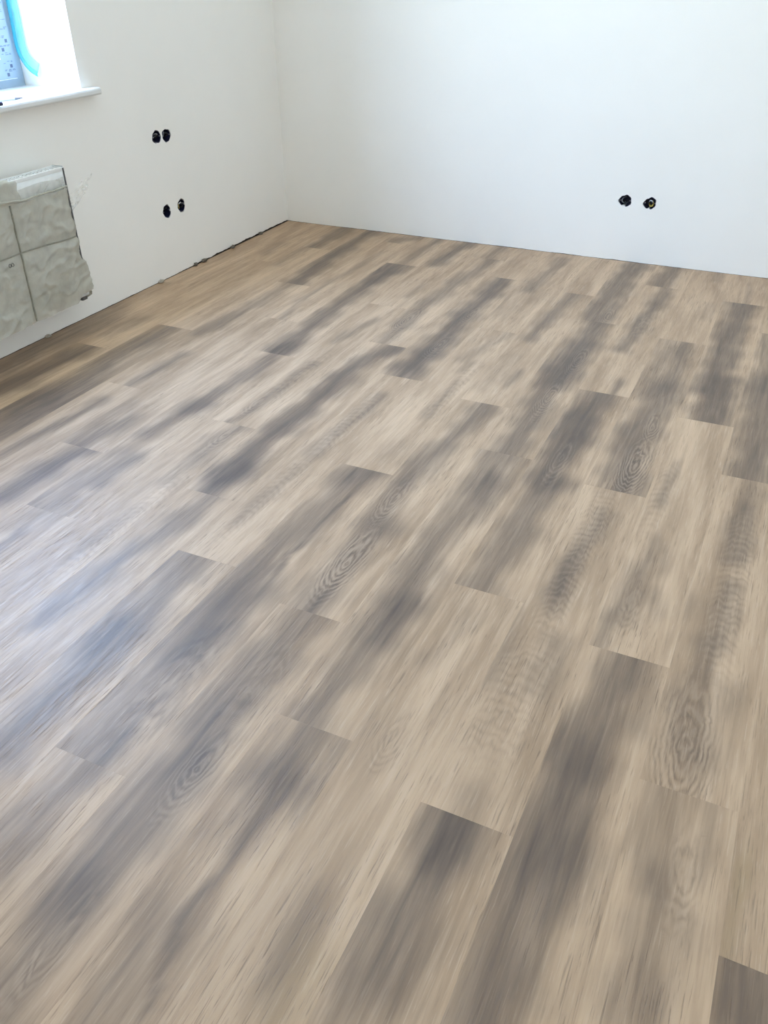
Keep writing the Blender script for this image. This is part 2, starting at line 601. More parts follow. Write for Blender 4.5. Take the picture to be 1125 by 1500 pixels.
S(t, [(220, 60), (140, 190), (80, 280), (20, 380), (-20, 460)], .14, .5)
S(t, [(500, 190), (470, 290)], .1, .42)
S(t, [(560, 250), (560, 350)], .1, .28)
S(t, [(410, 380), (380, 480), (350, 540), (330, 590)], .22, .45)
S(t, [(250, 640), (210, 740)], .12, .4)
S(t, [(500, 500), (520, 590)], .1, .28)
S(t, [(1000, 20), (990, 140), (960, 220), (920, 300)], .18, .55)
S(t, [(910, 90), (900, 130)], .08, .4)
S(t, [(930, 450), (890, 540), (870, 620), (830, 730)], .17, .45)
S(t, [(700, 520), (680, 580)], .1, .2)
t = (0, 920)
S(t, [(700, 20), (600, 90), (520, 180), (420, 270), (330, 350), (230, 440), (120, 540), (0, 650)], .3, .7)
S(t, [(1080, 60), (950, 180), (860, 280), (760, 400), (650, 520), (480, 660)], .4, .5)
S(t, [(900, 380), (800, 440), (740, 520), (650, 610), (590, 690)], .06, .45)
S(t, [(700, 600), (620, 690)], .08, .5)
t = (275, 860)
S(t, [(400, 20), (250, 110), (100, 230), (20, 330)], .35, .62)
S(t, [(240, 200), (215, 212)], .06, .5)
S(t, [(680, 150), (600, 220), (500, 320), (420, 420), (300, 540), (200, 640), (100, 730)], .3, .6)
S(t, [(740, 50), (700, 90), (670, 125)], .12, .55)
S(t, [(1100, 150), (1000, 300), (900, 440), (800, 560), (700, 660), (640, 760)], .24, .6)
t = (550, 880)
S(t, [(170, 20), (80, 120), (20, 200)], .25, .62)
S(t, [(540, 90), (420, 220), (300, 320)], .15, .22)
S(t, [(760, 60), (700, 300), (640, 420)], .12, .28)
S(t, [(1000, 240), (930, 370), (900, 480)], .2, .36)
t = (825, 920)
S(t, [(340, 150), (300, 220), (240, 360), (180, 480), (120, 640), (60, 740)], .26, .68)
S(t, [(460, 190), (420, 400), (380, 520)], .2, .36)
S(t, [(800, 100), (780, 180), (760, 260)], .18, .45)
S(t, [(690, 400), (720, 560), (720, 700)], .28, .38)
S(t, [(930, 350), (920, 430)], .12, .28)
t = (0, 1100)
S(t, [(550, 20), (420, 140), (260, 270), (120, 420), (0, 540)], .3, .5)
S(t, [(1050, 60), (950, 130), (860, 230), (780, 350), (650, 500), (520, 640), (430, 740)], .36, .62)
t = (275, 1040)
S(t, [(180, 20), (100, 130), (20, 300)], .3, .5)
S(t, [(860, 20), (740, 60), (640, 170), (560, 290), (500, 370)], .25, .6)
S(t, [(560, 400), (480, 500), (380, 610), (280, 740)], .09, .55)
S(t, [(480, 330), (400, 460), (330, 600)], .3, .38)
S(t, [(820, 240), (700, 430), (600, 570)], .1, .28)
t = (550, 1060)
S(t, [(430, 480), (410, 560), (360, 650), (300, 740)], .25, .72)
S(t, [(500, 560), (440, 740)], .15, .4)
S(t, [(1100, 120), (1060, 280), (1000, 420), (920, 560), (870, 700)], .3, .7)
S(t, [(520, 390), (500, 470)], .15, .28)
t = (825, 1100)
S(t, [(120, 60), (60, 240), (20, 400), (-20, 600)], .24, .6)
S(t, [(560, 330), (480, 560), (480, 740)], .2, .32)
S(t, [(800, 400), (780, 560), (740, 650)], .12, .28)
S(t, [(1000, 600), (980, 740)], .05, .6, 1)
t = (0, 1300)
S(t, [(440, 30), (330, 140), (250, 270), (180, 430), (100, 500), (0, 620)], .28, .56)
S(t, [(1110, 30), (1050, 110), (980, 210), (960, 290)], .06, .65)
S(t, [(900, 250), (800, 420), (700, 560), (560, 740)], .33, .42)
S(t, [(740, 360), (640, 500), (480, 720)], .025, .5)
S(t, [(870, 480), (840, 620)], .035, .55)
t = (275, 1240)
S(t, [(280, 20), (180, 170)], .035, .5)
S(t, [(700, 300), (560, 560), (440, 760)], .18, .3)
S(t, [(1080, 380), (960, 620), (900, 760), (840, 960)], .3, .4)
S(t, [(700, 640), (580, 820), (520, 960)], .25, .5, 1)
t = (550, 1240)
S(t, [(340, 40), (280, 200), (200, 330), (120, 560), (40, 740)], .3, .62)
S(t, [(470, 30), (400, 100), (340, 250)], .05, .45)
S(t, [(1020, 40), (880, 170), (800, 290), (720, 440), (680, 600), (640, 740), (560, 940)], .33, .72)
S(t, [(960, 330), (880, 560), (800, 760)], .11, .4)
t = (825, 1280)
S(t, [(520, 30), (560, 140), (620, 220), (620, 380)], .2, .4)
S(t, [(400, 300), (400, 480), (350, 600), (320, 760)], .18, .38)
S(t, [(520, 600), (490, 760)], .2, .38)
S(t, [(980, 30), (930, 260), (900, 400)], .06, .6, 1)
S(t, [(1080, 550), (1080, 700), (1060, 800)], .38, .72)
S(t, [(980, 540), (900, 700)], .3, .3)

# ---- growth-ring figures: pixel of the heart, half width, half length, rings, strength, kind (0 ovals, 1 stacked arches)
RINGS = [(507, 826, .042, .17, 5, .95, 0), (929, 686, .045, .19, 6, .95, 0), (595, 470, .042, .16, 6, .7, 0),
         (288, 1129, .035, .12, 4, .6, 0), (250, 1005, .055, .2, 5, .6, 1), (1001, 1108, .06, .26, 6, .65, 0),
         (846, 818, .040, .40, 28, .6, 1), (752, 1020, .065, .24, 16, .42, 1), (1070, 868, .04, .42, 28, .6, 1),
         (507, 622, .036, .28, 18, .5, 1), (665, 570, .032, .28, 16, .4, 1), (395, 723, .034, .3, 20, .4, 1),
         (435, 552, .035, .3, 16, .45, 1), (691, 461, .032, .11, 4, .5, 0), (641, 508, .034, .13, 5, .6, 0),
         (846, 530, .034, .14, 5, .6, 0), (803, 584, .036, .17, 6, .6, 0), (820, 675, .034, .16, 4, .45, 0),
         (574, 735, .034, .13, 4, .6, 0), (374, 593, .026, .09, 3, .5, 0), (326, 641, .03, .1, 3, .45, 0),
         (1001, 1287, .032, .11, 3, .45, 0), (926, 884, .034, .12, 3, .4, 0), (382, 996, .045, .15, 5, .55, 1),
         (80, 1385, .03, .12, 3, .4, 0), (889, 465, .032, .12, 5, .55, 0), (941, 477, .032, .16, 6, .5, 1),
         (185, 762, .035, .35, 24, .32, 1), (968, 725, .03, .24, 14, .4, 1), (799, 435, .03, .12, 5, .3, 0),
         (955, 628, .03, .12, 4, .6, 0), (575, 1080, .03, .1, 3, .35, 0), (800, 430, .03, .15, 6, .3, 1)]


def plank_key(x, y):
    row = math.floor(x / PW)
    seg = math.floor((y / PW - JOINT.get(row, 7.0)) / 6.853)
    return row, seg


def xy(px, py):
    p = on_floor(px, py)
    return p[0], p[1]


BY_PLANK = {}
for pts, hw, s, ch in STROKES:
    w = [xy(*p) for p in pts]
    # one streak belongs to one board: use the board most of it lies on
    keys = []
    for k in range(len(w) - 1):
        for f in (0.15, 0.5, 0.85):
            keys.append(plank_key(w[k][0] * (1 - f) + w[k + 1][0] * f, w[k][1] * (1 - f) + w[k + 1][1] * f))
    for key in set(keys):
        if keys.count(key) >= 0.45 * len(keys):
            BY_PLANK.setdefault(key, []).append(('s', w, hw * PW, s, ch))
for px, py, a, b_, n_, s, kind in RINGS:
    q = xy(px, py)
    BY_PLANK.setdefault(plank_key(*q), []).append(('r', q, a, b_, n_, s, kind))


def plank_print(X, Y, y0, y1, feats):
    """printed tone of a board at floor points X, Y (arrays)"""
    inv = [np.ones_like(X) for _ in range(3)]
    ph = np.zeros_like(X)
    mk = np.zeros_like(X)
    for ft in feats:
        if ft[0] == 's':
            _, w, hw, s, ch = ft
            w = sorted(w, key=lambda q: q[1])
            ys = np.array([q[1] for q in w])
            xs = np.array([q[0] for q in w])
            lo, hi = ys[0], ys[-1]
            if lo - y0 < 0.09:
                lo = y0 - 1.0
            if y1 - hi < 0.09:
                hi = y1 + 1.0
            cx = np.interp(Y, ys, xs)
            # continue the end slope beyond traced ends that reach the joint
            soft = max(0.03, 0.9 * hw)
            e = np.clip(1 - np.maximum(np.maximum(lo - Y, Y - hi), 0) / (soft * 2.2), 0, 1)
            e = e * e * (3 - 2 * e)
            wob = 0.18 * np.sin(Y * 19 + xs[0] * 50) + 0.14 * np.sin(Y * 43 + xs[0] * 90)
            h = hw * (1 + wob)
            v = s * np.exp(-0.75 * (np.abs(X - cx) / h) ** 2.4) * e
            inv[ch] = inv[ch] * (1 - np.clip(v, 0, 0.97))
        else:
            _, q, a, b_, n_, s, kind = ft
            dx, dy = (X - q[0]) / a, (Y - q[1]) / b_
            if kind == 0:
                r = np.sqrt(dx * dx + dy * dy)
                p = (r - 0.42 * dy) * n_
                k = np.clip(1.25 - r, 0, 1) * 1.6
                k = np.clip(k, 0, 1)
            else:
                p = dy * n_ * 0.5 + 0.9 * dx * dx
                k = 0.62 * np.exp(-1.6 * (dx ** 4)) * np.clip(1.3 * (1 - dy * dy), 0, 1)
            k = k * s
            ph = np.where(k > mk, p, ph)
            mk = np.maximum(mk, k)
    return 1 - inv[0], 1 - inv[1], 1 - inv[2], ph, mk


def grid_1d(a, b, n, g=0.00003, bv=0.00012):
    a += g
    b -= g
    inner = np.linspace(a + bv, b - bv, n)
    pos = np.concatenate([[a, a], inner, [b, b]])
    hgt = np.concatenate([[-0.006, -bv], np.zeros(n), [-bv, -0.006]])
    return pos, hgt


def make_plank(x0, x1, y0, y1, feats, seen):
    nx = max(4, int((x1 - x0) / 0.0085)) if seen else 4
    ny = max(4, int((y1 - y0) / 0.020)) if seen else 8
    gx, hx = grid_1d(x0, x1, nx)
    gy, hy = grid_1d(y0, y1, ny)
    X, Y = np.meshgrid(gx, gy, indexing='ij')
    Z = np.minimum(hx[:, None], hy[None, :])
    cx, cy = (x0 + x1) / 2, (y0 + y1) / 2
    V = np.stack([X - cx, Y - cy, Z], -1).reshape(-1, 3)
    a, b_ = X.shape
    idx = np.arange(a * b_).reshape(a, b_)
    F = np.stack([idx[:-1, :-1], idx[1:, :-1], idx[1:, 1:], idx[:-1, 1:]], -1).reshape(-1, 4)
    me = bpy.data.meshes.new('plank')
    me.vertices.add(len(V))
    me.vertices.foreach_set('co', V.astype(np.float32).ravel())
    me.loops.add(F.size)
    me.loops.foreach_set('vertex_index', F.astype(np.int32).ravel())
    me.polygons.add(len(F))
    me.polygons.foreach_set('loop_start', np.arange(0, F.size, 4, dtype=np.int32))
    me.update(calc_edges=True)
    me.polygons.foreach_set('use_smooth', np.zeros(len(F), dtype=bool))
    r, g, bl, ph, mk = plank_print(X, Y, y0, y1, feats)
    one = np.ones_like(r)
    for nm, ch in (('wood', (r, g, bl, one)), ('figure', (ph, mk, one, one))):
        at = me.attributes.new(nm, 'FLOAT_COLOR', 'POINT')
        at.data.foreach_set('color', np.stack(ch, -1).astype(np.float32).ravel())
    me.materials.append(M['wood'])
    o = bpy.data.objects.new('plank', me)
    o.location = (cx, cy, 0)
    o.parent = floor
    COL.objects.link(o)
    return o


rng_ = random.Random(11)


def random_feats(x0, x1, y0, y1):
    fs = []
    for k in range(rng_.choice((1, 2, 2, 3))):
        c = rng_.uniform(x0 + 0.03, x1 - 0.03)
        ya = rng_.uniform(y0, y0 + 0.6 * (y1 - y0))
        yb = min(y1, ya + rng_.uniform(0.25, 0.9))
        pts = []
        for j in range(5):
            pts.append((c + rng_.uniform(-.015, .015), ya + (yb - ya) * j / 4))
        fs.append(('s', pts, rng_.uniform(.15, .3) * PW, rng_.uniform(.35, .8), 0))
    if rng_.random() < .5:
        fs.append(('r', ((x0 + x1) / 2 + rng_.uniform(-.04, .04), rng_.uniform(y0, y1)), .035, .2, 8, .5, rng_.choice((0, 1))))
    return fs


GAPX = 0.004
for row in range(-16, 10):
    x0, x1 = row * PW, (row + 1) * PW
    x0 = max(x0, XW + 0.003)
    x1 = min(x1, XR - GAPX)
    if x1 - x0 < 0.02:
        continue
    base = JOINT[row]
    k = math.floor((YF / PW - base) / 6.853)
    while True:
        y0 = (base + k * 6.853) * PW
        y1 = y0 + PL
        feats = BY_PLANK.get((row, k), [])
        k += 1
        if y0 >= YB - GAPX:
            break
        if y1 <= YF + GAPX:
            continue
        y0, y1 = max(y0, YF + GAPX), min(y1, YB - 0.002)
        if y1 - y0 < 0.01:
            continue
        seen = row <= 1 and y1 > 0.2
        if not feats and not (seen and row <= 0):
            feats = random_feats(x0, x1, y0, y1)
        make_plank(x0, x1, y0, y1, feats, seen)


# ------------------------------------------------------------------ walls
def circle_loop(cu, cv, r, n=26, jag=0.0, seed=0):
    rr = random.Random(seed)
    ph = [rr.uniform(0, 6.28) for _ in range(3)]
    return [(cu + (r + jag * (0.6 * math.sin(2 * a + ph[0]) + 0.5 * math.sin(3 * a + ph[1]) + 0.4 * math.sin(7 * a + ph[2]))) * math.cos(a),
             cv + (r + jag * (0.6 * math.sin(2 * a + ph[0]) + 0.5 * math.sin(3 * a + ph[1]) + 0.4 * math.sin(7 * a + ph[2]))) * math.sin(a))
            for a in [k * 2 * math.pi / n for k in range(n)]]


def wall(name, outer, holes, pockets, to3, thick, pocket_depth=0.055, mat=None):
    """solid wall: outer loop, through holes, and blind pockets; to3(u, v, depth) gives the point"""
    verts, faces = [], []

    def add(loop, d):
        s = len(verts)
        verts.extend(to3(u, v, d) for u, v in loop)
        return list(range(s, s + len(loop)))
    loops = [outer] + holes + pockets
    idx0 = sum([add(l, 0.0) for l in loops], [])
    for tri in tessellate_polygon([[Vector((u, v, 0)) for u, v in l] for l in loops]):
        faces.append([idx0[i] for i in tri])
    loops2 = [outer] + holes
    idx1 = sum([add([(u, -0.006 if v < 0.03 else v) for u, v in l], thick) for l in loops2], [])
    for tri in tessellate_polygon([[Vector((u, v, 0)) for u, v in l] for l in loops2]):
        faces.append([idx1[i] for i in tri])
    off = 0
    for l in loops2:
        n = len(l)
        for k in range(n):
            a, b2 = off + k, off + (k + 1) % n
            faces.append([idx0[a], idx0[b2], idx1[b2], idx1[a]])
        off += n
    for l in pockets:
        n = len(l)
        back = add(l, pocket_depth)
        for k in range(n):
            a, b2 = off + k, off + (k + 1) % n
            faces.append([idx0[a], idx0[b2], back[(k + 1) % n], back[k]])
        faces.append(back)
        off += n
    o = mesh_obj(name, verts, faces, mat or M['wall'])
    bm2 = bmesh.new()
    bm2.from_mesh(o.data)
    bmesh.ops.recalc_face_normals(bm2, faces=bm2.faces[:])
    bm2.to_mesh(o.data)
    bm2.free()
    return o


def rect(u0, v0, u1, v1):
    return [(u0, v0), (u1, v0), (u1, v1), (u0, v1)]


def gap_left(y):
    g = 0.0012 + 0.0022 * noise.noise(Vector((y * 9, 3.1, 0)))
    big = min(1, max(0, (y - 3.25) / 0.25))
    g += big * (0.006 + 0.006 * noise.noise(Vector((y * 14, 8.2, 0))) + 0.003 * noise.noise(Vector((y * 60, 1.2, 0))))
    g += 0.0012 * noise.noise(Vector((y * 90, 0.5, 0)))
    return max(0.001, g)


def gap_back(x):
    return max(0.0004, 0.0009 + 0.0016 * noise.noise(Vector((x * 8, 5.5, 0))) + 0.001 * noise.noise(Vector((x * 70, 2.5, 0))))


SOCK_L = [on_left(229.3, 200.8), on_left(243.7, 198.3), on_left(244.6, 309.8), on_left(265.6, 301.0)]
SOCK_B = [on_back(916, 294), on_back(952, 298)]
SR = 0.029

yl = list(np.arange(1.6, YB, 0.012))
outer = [(YF - 0.4, 0.0)] + [(y, gap_left(y)) for y in yl] + [(YB, gap_left(YB)), (YB, ZC), (YF - 0.4, ZC)]
wl = wall('wall_left', outer, [rect(WY0, WZ0, WY1, WZ1)],
          [circle_loop(p[1], p[2], SR + 0.0004, jag=0.0034, seed=i + 3) for i, p in enumerate(SOCK_L)],
          lambda u, v, d: (XW - d, u, v), WALL_T)
tag(wl, 'white painted wall with the window and the wrapped radiator', 'wall', kind='structure')

xl = list(np.arange(XW, 0.4, 0.012))
outer = [(XW - 0.4, 0.0)] + [(x, gap_back(x)) for x in xl] + [(XR + 0.4, 0.0), (XR + 0.4, ZC), (XW - 0.4, ZC)]
wb = wall('wall_back', outer, [],
          [circle_loop(p[0], p[2], SR - 0.0006, jag=0.0040, seed=i + 13) for i, p in enumerate(SOCK_B)],
          lambda u, v, d: (u, YB + d, v), 0.3)
tag(wb, 'bare white painted wall the planks run up to', 'wall', kind='structure')

wr = wall('wall_right', rect(YF - 0.4, 0, YB, ZC), [], [], lambda u, v, d: (XR + d, u, v), 0.3)
tag(wr, 'plain white wall facing the window wall', 'wall', kind='structure')
wf = wall('wall_front', rect(XW, 0, XR, ZC), [], [], lambda u, v, d: (u, YF - d, v), WALL_T)
tag(wf, 'plain white wall facing the bare back wall', 'wall', kind='structure')
bm = bmesh.new()
add_box(bm, (XW - 0.4, YF - 0.4, ZC), (XR + 0.4, YB + 0.4, ZC + 0.2))
tag(bm_obj('ceiling', bm, M['ceiling']), 'flat white ceiling', 'ceiling', kind='structure')


# ------------------------------------------------------------------ windows
def ring_frame(name, to3, u0, v0, u1, v1, wid, d0, d1, mat, parent=None, bev=0.004):
    """rectangular frame of profile width wid between depths d0 and d1"""
    bm_ = bmesh.new()
    outer_ = rect(u0, v0, u1, v1)
    w_ = wid if isinstance(wid, tuple) else (wid,) * 4     # left, bottom, right, top
    inner_ = rect(u0 + w_[0], v0 + w_[1], u1 - w_[2], v1 - w_[3])
    vs = {}
    for nm, lp, d in (('of', outer_, d0), ('ob', outer_, d1), ('if', inner_, d0), ('ib', inner_, d1)):
        vs[nm] = [bm_.verts.new(to3(u, v, d)) for u, v in lp]
    for k in range(4):
        j = (k + 1) % 4
        for a, b2 in (('of', 'if'), ('if', 'ib'), ('ib', 'ob'), ('ob', 'of')):
            bm_.faces.new((vs[a][k], vs[a][j], vs[b2][j], vs[b2][k]))
    if bev:
        bmesh.ops.bevel(bm_, geom=bm_.edges[:], offset=bev, segments=2, affect='EDGES')
    return bm_obj(name, bm_, mat, parent)


def lf(u, v, d):
    return (XW - d, u, v)


FD = 0.292                       # depth of the reveal in front of the window frame
SZ = 0.866                       # top of the sill
def make_window(name, ya, yb, label):
    w_ = ring_frame(name, lf, ya, WZ0, yb, WZ1, 0.062, FD, FD + 0.075, M['pvc'])
    tag(w_, label, 'window', kind='structure')
    a_, b_, c_, d_ = ya + 0.048, yb - 0.040, WZ0 + 0.056, WZ1 - 0.048
    sh_ = ring_frame('sash', lf, a_, c_, b_, d_, 0.075, FD - 0.014, FD + 0.05, M['pvc'], w_)
    ring_frame('gasket', lf, a_ + 0.075, c_ + 0.075, b_ - 0.075, d_ - 0.075, 0.006, FD - 0.009, FD + 0.02, M['gasket'], sh_, 0)
    bm_ = bmesh.new()
    add_box(bm_, (XW - FD - 0.030, a_ + 0.07, c_ + 0.07), (XW - FD - 0.006, b_ - 0.07, d_ - 0.07))
    bm_obj('pane', bm_, M['glass'], sh_)
    # handle
    bm_ = bmesh.new()
    hz = (c_ + d_) / 2
    add_box(bm_, (XW - FD + 0.014, a_ + 0.022, hz - 0.035), (XW - FD + 0.026, a_ + 0.052, hz + 0.035), 0.004)
    add_tube(bm_, [(XW - FD + 0.02, a_ + 0.037, hz), (XW - FD + 0.055, a_ + 0.037, hz), (XW - FD + 0.06, a_ + 0.037, hz - 0.02), (XW - FD + 0.06, a_ + 0.037, hz - 0.12)], 0.009)
    bm_obj('handle', bm_, M['pvc'], sh_)
    # sill board with a rounded nose; the part in the reveal is narrower than the nose in the room
    sv, sfc = [], []

    def prism(pr, y0, y1):
        s_ = len(sv)
        n_ = len(pr)
        for yy in (y0, y1):
            sv.extend((XW - d, yy, z) for d, z in pr)
        sfc.append([s_ + k for k in range(n_)])
        sfc.append([s_ + n_ + k for k in range(n_)][::-1])
        for k in range(n_):
            sfc.append([s_ + k, s_ + (k + 1) % n_, s_ + n_ + (k + 1) % n_, s_ + n_ + k])
    prism([(0.0, SZ), (-0.034, SZ), (-0.040, SZ - 0.003), (-0.0435, SZ - 0.009), (-0.0435, SZ - 0.020), (-0.040, SZ - 0.0255),
           (-0.036, SZ - 0.027), (0.0, SZ - 0.027)], ya - 0.064, yb + 0.064)
    prism([(FD, SZ), (0.0, SZ), (0.0, SZ - 0.0258), (FD, SZ - 0.0258)], ya + 0.0005, yb - 0.0005)
    sill = mesh_obj('window_sill', sv, sfc, M['sill'], w_)
    bm2 = bmesh.new()
    bm2.from_mesh(sill.data)
    bmesh.ops.recalc_face_normals(bm2, faces=bm2.faces[:])
    bm2.to_mesh(sill.data)
    bm2.free()
    sill['label'] = 'white rounded-edge window sill board'
    return w_, sh_


win, sash = make_window('window_1', WY0, WY1, 'white plastic window in a deep reveal above the radiator')
s0, s1, z0, z1 = WY0 + 0.048, WY1 - 0.040, WZ0 + 0.056, WZ1 - 0.048
# pale blue printed protective film left on the profiles
pf = ring_frame('protective_film', lf, s0 + 0.003, z0 + 0.003, s1 - 0.003, z1 - 0.003, 0.069, FD - 0.0152, FD - 0.0142, M['film_blue'], sash, 0)
pf['label'] = 'pale blue printed film on the sash'
pf2 = ring_frame('protective_film', lf, WY0 + 0.002, WZ0 + 0.012, WY1 - 0.002, WZ1 - 0.002, (0.044, 0.043, 0.036, 0.044), FD - 0.0014, FD - 0.0004, M['film_blue'], win, 0)
pf2['label'] = 'pale blue film on the fixed frame'
bm = bmesh.new()
rp = random.Random(4)
for side in (0, 1):
    yb0 = s1 - 0.066 if side == 0 else s0 + 0.008
    zz = z0 + 0.012
    while zz < z1 - 0.03:
        if rp.random() < 0.55:      # a small square mark
            u = yb0 + rp.choice((0.010, 0.034))
            add_box(bm, (XW - FD + 0.0151, u, zz), (XW - FD + 0.0157, u + 0.012, zz + 0.012))
        for c_ in range(3):         # short illegible text lines
            u = yb0 + 0.004 + 0.019 * c_
            for l_ in range(3):
                if rp.random() < 0.6:
                    add_box(bm, (XW - FD + 0.0151, u, zz + 0.0165 + 0.003 * l_), (XW - FD + 0.0156, u + rp.uniform(0.006, 0.016), zz + 0.0180 + 0.003 * l_))
        zz += 0.029
bm_obj('film_print', bm, M['print'], pf)
# cyan strip of film hanging loose at the side of the frame, curling out over the reveal
path = []
for k in range(30):
    t_ = k / 29
    z = 2.12 + (1.02 - 2.12) * t_
    path.append((XW - FD + 0.014 + 0.006 * math.sin(t_ * 9), WY1 - 0.016 - 0.002 * math.sin(t_ * 7), z))
x_a, y_a, z_a = path[-1]
for k in range(1, 15):
    a_ = k / 14 * math.radians(74)
    path.append((x_a + 0.118 * (1 - math.cos(a_)) , y_a - 0.004 * k / 14, z_a - 0.112 * math.sin(a_)))
strip = empty('film_strip', tuple(path[-1]))
tag(strip, 'loose cyan plastic film strip curling at the side of the window', 'film strip')


def ribbon(name, cols, mat):
    """ribbon along the path; cols are (sideways, towards the room) offsets"""
    v_, f_ = [], []
    n_ = len(cols)
    for k, p in enumerate(path):
        tt = np.array(path[min(k + 1, len(path) - 1)]) - np.array(path[max(k - 1, 0)])
        tt /= np.linalg.norm(tt)
        wdir = np.cross(tt, (0, 1, 0))
        wdir /= np.linalg.norm(wdir)
        if wdir[0] < 0:
            wdir = -wdir
        for e_, th in cols:
            v_.append(np.array(p) + wdir * e_ + np.array((0, th, 0)) - np.array(path[-1]))
    for k in range(len(path) - 1):
        for c in range(n_ - 1):
            f_.append((n_ * k + c, n_ * k + c + 1, n_ * k + n_ + c + 1, n_ * k + n_ + c))
    o = mesh_obj(name, v_, f_, mat, strip, smooth=True)
    o.modifiers.new('thickness', 'SOLIDIFY').thickness = 0.0005
    return o


ribbon('folded_edge', [(-0.010, 0.0), (-0.004, -0.003), (0.003, -0.003), (0.008, 0.0)], M['cyan_film'])
ribbon('film_sheet', [(0.008, 0.0), (0.018, 0.004), (0.030, 0.006), (0.040, 0.007)], M['cyan_sheet'])


def pen(name, tip_px, tail_px, r, label, body, capm, tipm):
    """a pen lying on the sill, tip and tail given on the sill top"""
    a = on_floor(*tip_px, SZ + r)
    b2 = on_floor(*tail_px, SZ + r)
    d = (b2 - a)
    ln = 0.142
    d = d / np.linalg.norm(d)
    root = empty(name, (a[0], a[1], SZ))
    tag(root, label, 'pen', 'pens on the window sill')
    o3 = np.array((a[0], a[1], SZ))

    def P(tv):
        return tuple(a + d * tv - o3)
    bm_ = bmesh.new()
    add_tube(bm_, [P(0.034), P(ln - 0.012)], r, 12)
    bm_obj('barrel', bm_, body, root, smooth=False)
    bm_ = bmesh.new()
    add_tube(bm_, [P(0.010), P(0.014), P(0.034)], [r * 0.55, r * 0.75, r * 1.0], 12)
    bm_obj('grip', bm_, capm, root)
    bm_ = bmesh.new()
    add_tube(bm_, [P(0.0), P(0.010)], [r * 0.15, r * 0.5], 10)
    bm_obj('tip', bm_, tipm, root)
    bm_ = bmesh.new()
    add_tube(bm_, [P(ln - 0.012), P(ln)], [r * 0.9, r * 0.7], 10)
    bm_obj('end_cap', bm_, capm, root)
    return root


pen('ballpoint_pen', (34, 143.2), (0, 147.3), 0.0042, 'slim pale ballpoint pen with a grey grip lying on the sill', M['white_wire'], M['grey_wire'], M['bluecap'])
# thick marker whose dark blue cap just shows
a = on_floor(3.2, 152.0, SZ + 0.006)
mk_root = empty('marker_pen', (a[0], a[1], SZ))
tag(mk_root, 'dark blue capped marker lying at the front of the sill', 'pen', 'pens on the window sill')
dirm = np.array((-0.10, -0.995, 0))
for nm, t0_, t1_, r0, mt in (('cap', 0.0, 0.045, 0.0062, M['bluecap']), ('barrel', 0.045, 0.128, 0.0056, M['bluecap']), ('end_plug', 0.128, 0.134, 0.0045, M['black'])):
    bm = bmesh.new()
    q0, q1 = dirm * t0_ + (0, 0, 0.0062), dirm * t1_ + (0, 0, 0.0062)
    add_tube(bm, [tuple(q0), tuple(q0 + dirm * 0.001), tuple(q1 - dirm * 0.001), tuple(q1)], [r0 * .85, r0, r0, r0 * .85], 14)
    bm_obj(nm, bm, mt, mk_root)


# ------------------------------------------------------------------ socket back boxes
def socket_box(p, to3, label, group, style):
    """open round back box set in the wall; to3(u, v, depth) offsets from its centre on the wall face"""
    root = empty('socket_box', tuple(p))
    tag(root, label, 'socket box', group)
    n = 24
    V_, F_ = [], []
    R0 = SR - 0.0024
    prof_ = [(R0 + 0.0016, 0.0005), (R0 - 0.0002, 0.0005), (R0 - 0.0012, 0.043), (0.0, 0.044)]
    for r_, d in prof_[:3]:
        for k in range(n):
            a_ = 2 * math.pi * k / n
            V_.append(to3(r_ * math.cos(a_), r_ * math.sin(a_), d))
    for i_ in range(2):
        for k in range(n):
            F_.append((i_ * n + k, i_ * n + (k + 1) % n, (i_ + 1) * n + (k + 1) % n, (i_ + 1) * n + k))
    F_.append(tuple(2 * n + k for k in range(n)))
    c_ = mesh_obj('cup', V_, F_, M['navy'], root)
    c_.modifiers.new('thickness', 'SOLIDIFY').thickness = 0.0012
    for sgn in (-1, 1):            # screw lugs with screws
        bm_ = bmesh.new()
        add_tube(bm_, [to3(sgn * (R0 - 0.004), 0.001, 0.003), to3(sgn * (R0 - 0.004), 0.001, 0.03)], 0.0036, 8)
        lug = bm_obj('screw_lug', bm_, M['navy'], root)
        bm_ = bmesh.new()
        add_tube(bm_, [to3(sgn * (R0 - 0.004), 0.001, 0.0005), to3(sgn * (R0 - 0.004), 0.001, 0.004)], 0.0021, 8)
        bm_obj('screw', bm_, M['steel'], lug)
    rr = random.Random(style)
    cols = {0: ('black', 'grey_wire'), 1: ('grey_wire', 'black', 'black'), 2: ('black',), 3: ('yellow_wire', 'white_wire', 'black'),
            4: ('grey_wire', 'black'), 5: ('yellow_wire', 'white_wire', 'black')}[style]
    for i_, cm in enumerate(cols):
        bm_ = bmesh.new()
        a0 = rr.uniform(0, 6.28)
        pts_ = []
        for k in range(9):
            t_ = k / 8
            rad = (0.017 - 0.003 * i_) * (0.55 + 0.45 * math.sin(math.pi * t_))
            a_ = a0 + t_ * rr.uniform(2.6, 3.4)
            pts_.append(to3(rad * math.cos(a_), rad * math.sin(a_), 0.036 - 0.031 * math.sin(math.pi * t_ * 0.9) - 0.001 * i_))
        add_tube(bm_, pts_, 0.0026 if cm != 'yellow_wire' else 0.0036, 8)
        bm_obj('cable', bm_, M[cm], root, smooth=True)
    return root


